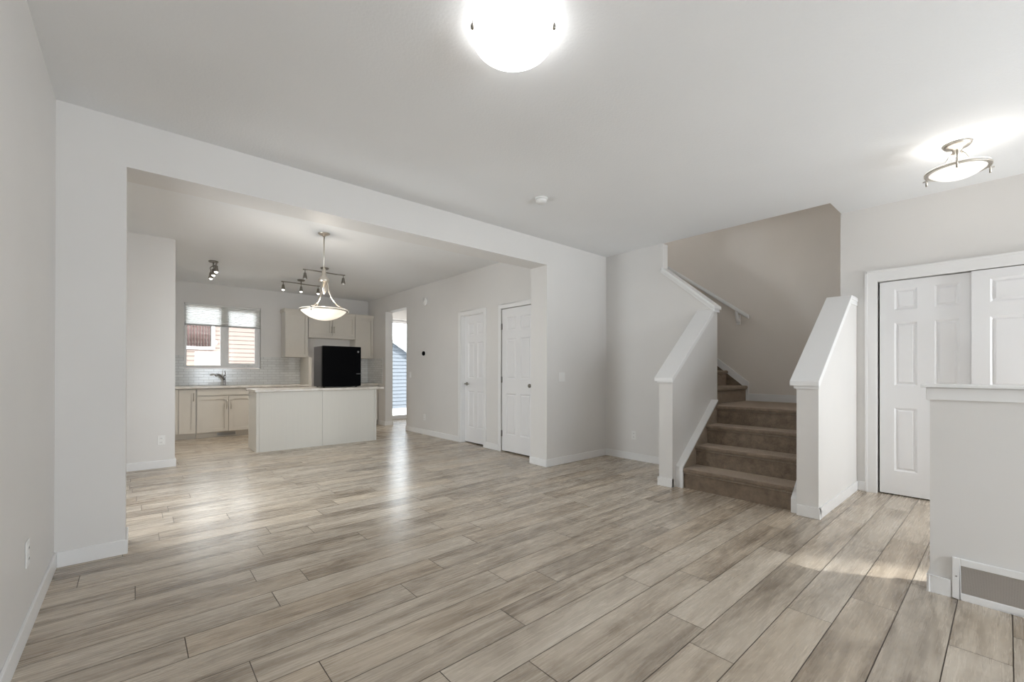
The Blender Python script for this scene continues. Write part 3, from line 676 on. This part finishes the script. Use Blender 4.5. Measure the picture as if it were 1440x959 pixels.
# faucet
f = thing('kitchen_faucet', 'dark chrome single-lever faucet under the kitchen window', 'faucet', (1.25, 9.62, CZT))
b = MB(); b.lathe([(0.028, 0), (0.028, 0.012), (0.022, 0.02), (0.020, 0.13), (0.024, 0.16), (0.020, 0.185), (0, 0.19)], (1.25, 9.62, CZT), 20); b.build('body', M['chrome'], f)
b = MB(); b.tube([(1.25, 9.62, CZT+0.10), (1.21, 9.57, CZT+0.15), (1.15, 9.52, CZT+0.20), (1.11, 9.48, CZT+0.205), (1.09, 9.46, CZT+0.18)], [0.016, 0.017, 0.018, 0.020, 0.021], 12); b.build('spout', M['chrome'], f)
b = MB(); b.tube([(1.25, 9.62, CZT+0.185), (1.262, 9.63, CZT+0.22), (1.25, 9.62, CZT+0.275)], [0.011, 0.009, 0.008], 10); b.build('lever', M['chrome'], f)

# island
IX0, IX1, IY0, IY1 = 1.308, 3.112, 7.115, 7.68
isl = thing('kitchen_island', 'pale laminate kitchen island standing in front of the sink cabinets', 'kitchen island', ((IX0+IX1)/2, (IY0+IY1)/2, 0))
b = MB(); b.box(IX0+0.018, IX1-0.018, IY0+0.018, IY1-0.02, 0.0, CZT-0.042); b.build('carcass', M['cabside'], isl)
sx = 2.225
b = MB(); b.box(IX0+0.04, sx-0.0015, IY0, IY0+0.017, 0.0, CZT-0.042); b.build('front_panel', M['panel'], isl)
b = MB(); b.box(sx+0.0015, IX1-0.04, IY0, IY0+0.017, 0.0, CZT-0.042); b.build('front_panel', M['panel'], isl)
b = MB(); b.box(IX0, IX0+0.038, IY0-0.006, IY0+0.017, 0.0, CZT-0.042); b.build('corner_strip', M['panel'], isl, 0.002)
b = MB(); b.box(IX1-0.038, IX1, IY0-0.006, IY0+0.017, 0.0, CZT-0.042); b.build('corner_strip', M['panel'], isl, 0.002)
b = MB(); b.box(IX0, IX0+0.017, IY0+0.017, IY1, 0.0, CZT-0.042); b.build('side_panel', M['panel'], isl)
b = MB(); b.box(IX1-0.017, IX1, IY0+0.017, IY1, 0.0, CZT-0.042); b.build('side_panel', M['panel'], isl)
for i in range(4):
    x0 = IX0+0.02+i*0.441; shaker('door', x0, x0+0.44, 0.10, CZT-0.05, 0, None) if False else None
b = MB(); b.box(IX0+0.018, IX1-0.018, IY1-0.02, IY1-0.002, 0.10, CZT-0.05); b.build('back_doors', M['cab'], isl)
counter('countertop', 'pale beige laminate countertop of the island with the black fridge on it', 1.285, 3.235, 7.075, 7.76)
# compact fridge
FX0_, FX1_, FY0, FY1, FZ0, FZ1 = 2.262, 2.892, 7.235, 7.70, CZT+0.012, 1.592
fr = thing('compact_fridge', 'black compact fridge standing on the island countertop', 'fridge', ((FX0_+FX1_)/2, (FY0+FY1)/2, CZT))
b = MB(); b.box(FX0_+0.002, FX1_-0.002, FY0+0.058, FY1, FZ0, FZ1-0.004); b.build('body', M['blackside'], fr, 0.006)
b = MB(); b.box(FX0_, FX1_, FY0, FY0+0.050, FZ0+0.006, FZ1); b.build('door', M['black'], fr, 0.010, segs=3); dr = bpy.data.objects[fr.children[-1].name]
b = MB(); b.box(FX1_-0.085, FX1_-0.004, FY0-0.007, FY0+0.002, FZ0+0.205, FZ0+0.219); b.build('handle', paint('fridge_handle', (0.10, 0.10, 0.105), 0.3), dr, 0.003)
b = MB(); b.lathe([(0.016, 0.0), (0.016, -0.002), (0.0, -0.0022)], (FX1_-0.050, FY0, FZ1-0.085), 16, axis=1); b.box(FX1_-0.066, FX1_-0.034, FY0-0.0025, FY0, FZ1-0.089, FZ1-0.081); b.build('badge', paint('badge_silver', (0.28, 0.28, 0.28), 0.3), dr)
b = MB(); b.box(FX0_+0.01, FX1_-0.01, FY0+0.051, FY0+0.057, FZ0+0.01, FZ1-0.01); b.build('door_seal', M['grille'], fr)
for (x, y) in ((FX0_+0.05, FY0+0.09), (FX1_-0.05, FY0+0.09), (FX0_+0.05, FY1-0.05), (FX1_-0.05, FY1-0.05)):
    b = MB(); b.lathe([(0.018, 0), (0.018, 0.012)], (x, y, CZT), 12); b.build('foot', M['blackside'], fr)

# ------------------------------------------------------------------ lamps
def arc(p0, p1, bulge, n=10):
    pts = []
    for i in range(n+1):
        t = i/n; pts.append(Vector(p0).lerp(Vector(p1), t) + Vector(bulge)*math.sin(PI*t))
    return pts
# flush dome in the living room
fx, fy = 1.331, 1.524
fl = thing('flush_ceiling_light', 'round glowing white glass dome light on the living room ceiling', 'ceiling light', (fx, fy, HC))
b = MB(); b.lathe([(0.175, 0), (0.175, -0.030), (0.16, -0.040), (0.0, -0.040)], (fx, fy, HC), 40); b.build('base', M['plastic'], fl)
b = MB(); R = 0.197; RZ_ = -0.046; prof = [(R-0.012, RZ_+0.012), (R-0.003, RZ_+0.010), (R, RZ_), (R-0.003, RZ_-0.008)]
for k in range(1, 15):
    t = k/14*PI/2; prof.append(((R-0.004)*math.cos(t)**0.9 if k < 14 else 0.0, RZ_-0.008-0.092*math.sin(t)))
b.lathe(prof, (fx, fy, HC), 56); b.build('glass_dome', M['flushglass'], fl)
for k in (-1, 1, 0):
    a = math.atan2(-fy, -fx) + (k*math.radians(70) if k else PI)
    x, y = fx+(R-0.002)*math.cos(a), fy+(R-0.002)*math.sin(a)
    b = MB(); b.lathe([(0.0, -0.014), (0.009, -0.011), (0.011, 0.0), (0.009, 0.011), (0.0, 0.014)], (x, y, HC-0.058), 14); b.tube([(x, y, HC-0.048), (x, y, HC-0.034), (fx+(R-0.03)*math.cos(a), fy+(R-0.03)*math.sin(a), HC-0.022)], 0.004, 8); b.build('clip', M['darknickel'], fl)

def bowl_profile(R, depth, z_rim, th=0.006, n=14):
    out = [(R*math.sin(PI/2*(1-k/n)) if k < n else 0.0, z_rim - depth*(1-math.cos(PI/2*k/n)**1.0 if False else math.sin(PI/2*k/n))) for k in range(n+1)]
    # shallow spherical cap: from rim in to the centre
    Rs = (R*R+depth*depth)/(2*depth); zc = z_rim - depth + Rs
    pts = []
    for k in range(n+1):
        r = R*(1-k/n); pts.append((r, zc - math.sqrt(max(0, Rs*Rs-r*r))))
    inner = [(max(0.0, r-th*0.3), z+th) for (r, z) in reversed(pts)]
    return inner[::1], pts
def bowl(parent, c, R, depth, mat, name='glass_bowl'):
    inner, outer = bowl_profile(R, depth, 0.0)
    b = MB(); prof = [(r, z) for (r, z) in inner] + [(R+0.004, 0.004), (R+0.004, -0.004)] + outer
    b.lathe(prof, c, 48); return b.build(name, M[mat], parent)
def ring(parent, c, R, r=0.006, mat='nickel', name='rim_band'):
    b = MB(); b.lathe([(R-r, -r), (R+r, -r), (R+r, r), (R-r, r), (R-r, -r)], c, 48); return b.build(name, M[mat], parent)
def lamp(name, loc, power, color, r=0.03):
    l = bpy.data.lights.new(name, 'POINT'); l.energy = power; l.color = color; l.shadow_soft_size = r
    o = bpy.data.objects.new(name, l); COL.objects.link(o); o.location = loc; return o
# semi-flush lamp over the entry
sx_, sy_ = 4.40, 0.235
sf = thing('semi_flush_light', 'brushed nickel semi-flush bowl light on the ceiling over the entry', 'ceiling light', (sx_, sy_, HC))
b = MB(); b.lathe([(0.078, 0), (0.078, -0.008), (0.066, -0.026), (0.03, -0.034), (0.022, -0.06), (0.018, -0.085), (0.0, -0.09)], (sx_, sy_, HC), 36); b.build('canopy', M['nickel'], sf)
SR, SZ = 0.164, HC-0.176
bowl(sf, (sx_, sy_, SZ), SR, 0.075, 'semiglass'); ring(sf, (sx_, sy_, SZ-0.012), SR+0.004, 0.005)
for k in range(3):
    a = math.radians(183 + 120*k); dx, dy = math.cos(a), math.sin(a)
    P = lambda r, z: (sx_+dx*r, sy_+dy*r, z)
    b = MB(); b.tube([P(0.02, HC-0.05), P(0.045, HC-0.075), P(0.07, HC-0.115), P(0.12, HC-0.135), P(SR+0.012, SZ-0.002)], 0.006, 10)
    b.build('arm', M['nickel'], sf)
    b = MB(); b.tube([P(SR+0.022, SZ+0.045), P(SR+0.022, SZ-0.052)], 0.006, 10); b.tube([P(SR-0.005, SZ-0.012), P(SR+0.044, SZ-0.012)], 0.0045, 8); b.build('rod', M['nickel'], sf)
lamp('entry_bulb', (sx_, sy_, SZ+0.06), 3.2, (1, 0.95, 0.88), 0.04)

# pendant over the dining space
px, py = 1.67, 5.30
pe = thing('pendant_light', 'brushed nickel pendant with a glowing alabaster glass bowl hanging before the island', 'pendant light', (px, py, HC))
b = MB(); b.lathe([(0.066, 0), (0.066, -0.006), (0.05, -0.018), (0.022, -0.026), (0.012, -0.04), (0, -0.041)], (px, py, HC), 32); b.build('canopy', M['nickel'], pe)
b = MB(); b.tube([(px, py, HC-0.035), (px, py, 2.35)], 0.0075, 12); b.build('stem', M['nickel'], pe)
b = MB(); b.lathe([(0.012, 0.06), (0.020, 0.05), (0.024, 0.0), (0.030, -0.04), (0.055, -0.06), (0.060, -0.075), (0.058, -0.10), (0.030, -0.11), (0.026, -0.20), (0.012, -0.24), (0, -0.24)], (px, py, 2.33), 28); b.build('hub', M['nickel'], pe)
PR, PZ = 0.262, 1.902
for k in range(3):
    a = math.radians(-41 + 25 + 120*k); dx, dy = math.cos(a), math.sin(a)
    P = lambda r, z: (px+dx*r, py+dy*r, z)
    b = MB(); b.tube([P(0.035, 2.26), P(0.042, 2.20), P(0.055, 2.13), P(0.085, 2.05), P(0.14, 1.975), P(0.20, 1.935), P(PR+0.008, PZ+0.012)], [0.011, 0.011, 0.010, 0.009, 0.009, 0.009, 0.009], 10); b.build('arm', M['nickel'], pe)
    b = MB(); b.tube([P(PR+0.010, PZ+0.025), P(PR+0.010, PZ-0.04)], 0.0065, 10); b.tube([P(PR-0.01, PZ-0.006), P(PR+0.03, PZ-0.006)], 0.005, 8); b.build('clip', M['nickel'], pe)
bowl(pe, (px, py, PZ), PR, 0.125, 'pendglass'); ring(pe, (px, py, PZ-0.010), PR+0.003, 0.006)
lamp('pendant_bulb', (px, py, PZ+0.07), 7, (1, 0.90, 0.78), 0.05)

# track lights
def track(label, cx, cy, ang, lit, L_=0.64):
    t = thing('track_light', label, 'track light', (cx, cy, HC), 'three-head track lights on the kitchen ceiling')
    b = MB(); b.lathe([(0.062, 0), (0.062, -0.012), (0.05, -0.022), (0.0, -0.022)], (cx, cy, HC), 28); b.tube([(cx, cy, HC-0.02), (cx, cy, HC-0.065)], 0.009, 10); b.build('canopy', M['darknickel'], t)
    ca, sa = math.cos(ang), math.sin(ang)
    b = MB(); pts = []
    for i in range(13):
        u = (i/12-0.5)*L_; pts.append((cx+ca*u - sa*0.02*math.sin(u/L_*2*PI), cy+sa*u + ca*0.02*math.sin(u/L_*2*PI), HC-0.07))
    b.tube(pts, 0.009, 10); b.build('bar', M['darknickel'], t)
    for i, u in enumerate((-0.29, 0.0, 0.29)):
        u *= L_/0.64; x, y, z = cx+ca*u, cy+sa*u, HC-0.075
        b = MB(); b.tube([(x, y, z), (x, y, z-0.05)], 0.006, 8); b.lathe([(0.012, -0.04), (0.020, -0.05), (0.022, -0.075), (0.030, -0.115), (0.033, -0.135), (0.028, -0.135), (0.018, -0.09), (0.0, -0.085)], (x, y, z), 20)
        h = b.build('lamp_head', M['darknickel'], t)
        b = MB(); b.lathe([(0.0, -0.10), (0.014, -0.104), (0.022, -0.120), (0.023, -0.136), (0.014, -0.149), (0.0, -0.153)], (x, y, z), 18); b.build('bulb', M['bulb'] if lit[i] else M['plastic'], h)
        if lit[i]:
            sp = bpy.data.lights.new('track_bulb', 'SPOT'); sp.energy = 12; sp.color = (1, 0.94, 0.85); sp.spot_size = 2.0; sp.spot_blend = 0.8; sp.shadow_soft_size = 0.03
            so = bpy.data.objects.new('track_bulb', sp); COL.objects.link(so); so.location = (x, y, z-0.17)
    return t
track('dark nickel track light with unlit heads crossing behind the pendant stem', 2.235, 7.06, 0.0, (0, 0, 0))
track('dark nickel track light with lit bulbs in front of the wall cabinets', 2.215, 8.27, 0.0, (1, 1, 1))
track('dark nickel track light seen end-on near the sink window', 0.86, 7.72, PI/2, (1, 1, 1))

# ------------------------------------------------------------------ wall and ceiling fittings
sd = thing('smoke_detector', 'small round white smoke detector on the living room ceiling', 'smoke detector', (2.86, 2.87, HC))
b = MB(); b.lathe([(0.058, 0), (0.058, -0.012), (0.052, -0.014), (0, -0.014)], (2.86, 2.87, HC), 28); b.build('base', M['plastic'], sd)
b = MB(); b.lathe([(0.050, -0.014), (0.050, -0.030), (0.040, -0.046), (0.0, -0.050)], (2.86, 2.87, HC), 28); b.build('cover', M['plastic'], sd)
def plate(kind, label, loc, normal, group, w=0.072, h=0.116):
    """electrical cover plate built facing -y at the origin, then turned to its wall"""
    rot = {'-y': 0, '-x': -PI/2, '+x': PI/2}[normal]
    o = thing('wall_outlet' if kind == 'outlet' else 'light_switch', label, 'outlet' if kind == 'outlet' else 'switch', (0, 0, 0), group)
    b = MB(); b.box(-w/2, w/2, -0.006, -0.0005, -h/2, h/2); b.build('cover_plate', M['plastic'], o, 0.003)
    if kind == 'outlet':
        for s in (-1, 1):
            b = MB(); b.box(-0.017, 0.017, -0.0085, -0.005, s*0.024-0.014, s*0.024+0.014); r = b.build('socket', M['plastic'], o, 0.004)
            b = MB()
            for dx in (-0.006, 0.006): b.box(dx-0.0012, dx+0.0012, -0.0090, -0.008, s*0.024-0.005, s*0.024+0.006)
            b.build('slots', M['dark'], r)
    else:
        b = MB(); b.prism([(-0.006, -0.033), (-0.012, -0.033), (-0.008, 0.033), (-0.006, 0.033)], 0, -0.017, 0.017); b.build('rocker', M['plastic'], o)
    o.location = loc; o.rotation_euler = (0, 0, rot); return o
plate('outlet', 'white outlet low on the left living room wall just before the kitchen opening', (XL, 2.87, 0.365), '+x', 'white wall outlets')
plate('outlet', 'white outlet low on the plain wall left of the sink cabinets', (0.235, YKL, 0.336), '-y', 'white wall outlets')
plate('outlet', 'white outlet low on the wall under the slanting stair cap', (XR, 3.285, 0.33), '-x', 'white wall outlets')
plate('outlet', 'white outlet low on the kitchen wall under the thermostat', (XK, 7.17, 0.32), '-x', 'white wall outlets')
plate('switch', 'white switch on the wall right of the kitchen opening', (4.10, YO, 1.112), '-y', 'white light switches', 0.116)
plate('switch', 'white switch on the kitchen wall next to the hall opening', (XK, 7.73, 1.11), '-x', 'white light switches')
th = thing('thermostat', 'small black oval thermostat on the kitchen wall', 'thermostat', (XK, 7.19, 1.515))
b = MB(); b.lathe([(0.055, -0.0005), (0.055, -0.006), (0.0, -0.006)], (XK, 7.19, 1.515), 24, axis=0); b.build('back_plate', M['plastic'], th)
b = MB(); b.lathe([(0.042, -0.006), (0.042, -0.024), (0.036, -0.030), (0, -0.031)], (XK, 7.19, 1.515), 28, axis=0); b.build('body', M['black'], th)
ch = thing('door_chime', 'round white chime high on the kitchen wall above the thermostat', 'door chime', (XK, 7.145, 2.485))
b = MB(); b.lathe([(0.075, -0.0005), (0.075, -0.02), (0.066, -0.034), (0.0, -0.036)], (XK, 7.145, 2.485), 32, axis=0); b.build('housing', M['plastic'], ch)
b = MB(); b.lathe([(0.034, -0.036), (0.034, -0.040), (0.0, -0.041)], (XK, 7.145, 2.485), 24, axis=0); b.build('centre_cap', M['plastic'], ch)
# return-air grille on the pony wall
vg = thing('air_return_grille', 'large white-framed grey return air grille low on the entry half wall', 'vent', (XP, -0.13, 0.11))
gy0, gy1, gz0, gz1 = -0.455, 0.192, 0.004, 0.214; iy0, iy1, iz0, iz1 = -0.424, 0.161, 0.038, 0.178
b = MB(); x0, x1 = XP-0.014, XP-0.0005
b.box(x0, x1, gy0, iy0, gz0, gz1); b.box(x0, x1, iy1, gy1, gz0, gz1); b.box(x0, x1, iy0, iy1, gz0, iz0); b.box(x0, x1, iy0, iy1, iz1, gz1); b.build('frame', M['trim'], vg, 0.003)
b = MB(); b.box(XP-0.003, XP-0.0008, iy0, iy1, iz0, iz1)
n = 20
for k in range(n):
    z = iz0 + (iz1-iz0)*(k+0.5)/n; b.prism([(XP-0.011, z-0.0028), (XP-0.004, z+0.0012), (XP-0.004, z+0.0022), (XP-0.011, z-0.0016)], 1, iy0, iy1)
b.build('louvres', M['grille'], vg)
for (y) in (gy0+0.016, gy1-0.016):
    b = MB(); b.lathe([(0.004, 0), (0.004, -0.002), (0, -0.0025)], (XP-0.014, y, 0.120), 12, axis=0); b.build('screw', M['steel'], vg)

# ------------------------------------------------------------------ outside, seen through the kitchen window and the back door
b = MB(); b.box(-12, 20, YB+0.16, 34, -0.5, -0.15); struct(b.build('ground', M['paleground']), 'pale ground behind the house', 'ground')
NYW = 14.0
nh = thing('neighbour_house', 'peach-sided neighbouring house seen through the kitchen window', 'house', (1.5, NYW, -0.15))
b = MB(); z = -0.15
while z < 2.7:
    b.prism([(NYW+0.15, z), (NYW, z), (NYW+0.022, z+0.115), (NYW+0.15, z+0.115)], 0, -6.0, 3.0); z += 0.115
b.build('siding', M['peach'], nh)
b = MB(); b.prism([(NYW-0.25, 2.66), (NYW+3.4, 3.1), (NYW+3.4, 3.25), (NYW-0.25, 2.80)], 0, -6.3, 3.2); b.build('roof', M['shingle'], nh)
wn = MB(); nwx0, nwx1, nwz0, nwz1 = 0.72, 1.52, 1.82, 2.52
frame_xz(wn, nwx0-0.07, nwx1+0.07, nwz0-0.07, nwz1+0.07, 0.07, NYW-0.05, NYW+0.02); wo = wn.build('window', M['trim'], nh)
b = MB(); b.box(nwx0, nwx1, NYW-0.012, NYW-0.006, nwz0, nwz1); b.build('glass', M['glass'], wo)
b = MB(); 
for i in range(12):
    x = nwx0+0.02+(nwx1-nwx0-0.04)*i/12; b.lathe([(0.030, nwz0), (0.030, nwz1)], (x+0.03, NYW+0.02, 0), 10)
b.build('curtain', M['redcurtain'], wo)
b = MB(); b.box(-6.0, 3.0, NYW-0.03, NYW, 1.30, 1.37); b.build('trim_band', paint('brown_band', (0.30, 0.20, 0.15), 0.7), nh)
GY = 14.4
ga = thing('neighbour_garage', 'blue-grey sided garage with a white sloping gable edge seen through the back door', 'garage', (6.2, GY, -0.15))
def gh(x): return 2.25 - 0.62*(x-6.98)          # right-hand slope of the gable
PK = 5.2
b = MB(); z = -0.15
while z < gh(PK):
    x1 = min(8.6, 6.98 + (2.25-(z+0.10))/0.62); x0 = max(3.6, 2*PK-x1)
    if x1 - x0 > 0.1: b.prism([(GY+0.15, z), (GY, z), (GY+0.035, z+0.13), (GY+0.15, z+0.13)], 0, x0, x1)
    z += 0.13
b.build('siding', M['bluegrey'], ga)
b = MB(); b.prism([(3.5, gh(2*PK-3.5)-0.1), (PK, gh(PK)-0.1), (8.8, gh(8.8)-0.1), (8.8, gh(8.8)+0.06), (PK, gh(PK)+0.06), (3.5, gh(2*PK-3.5)+0.06)], 1, GY-0.25, GY+0.4); b.build('gable_trim', M['trim'], ga)
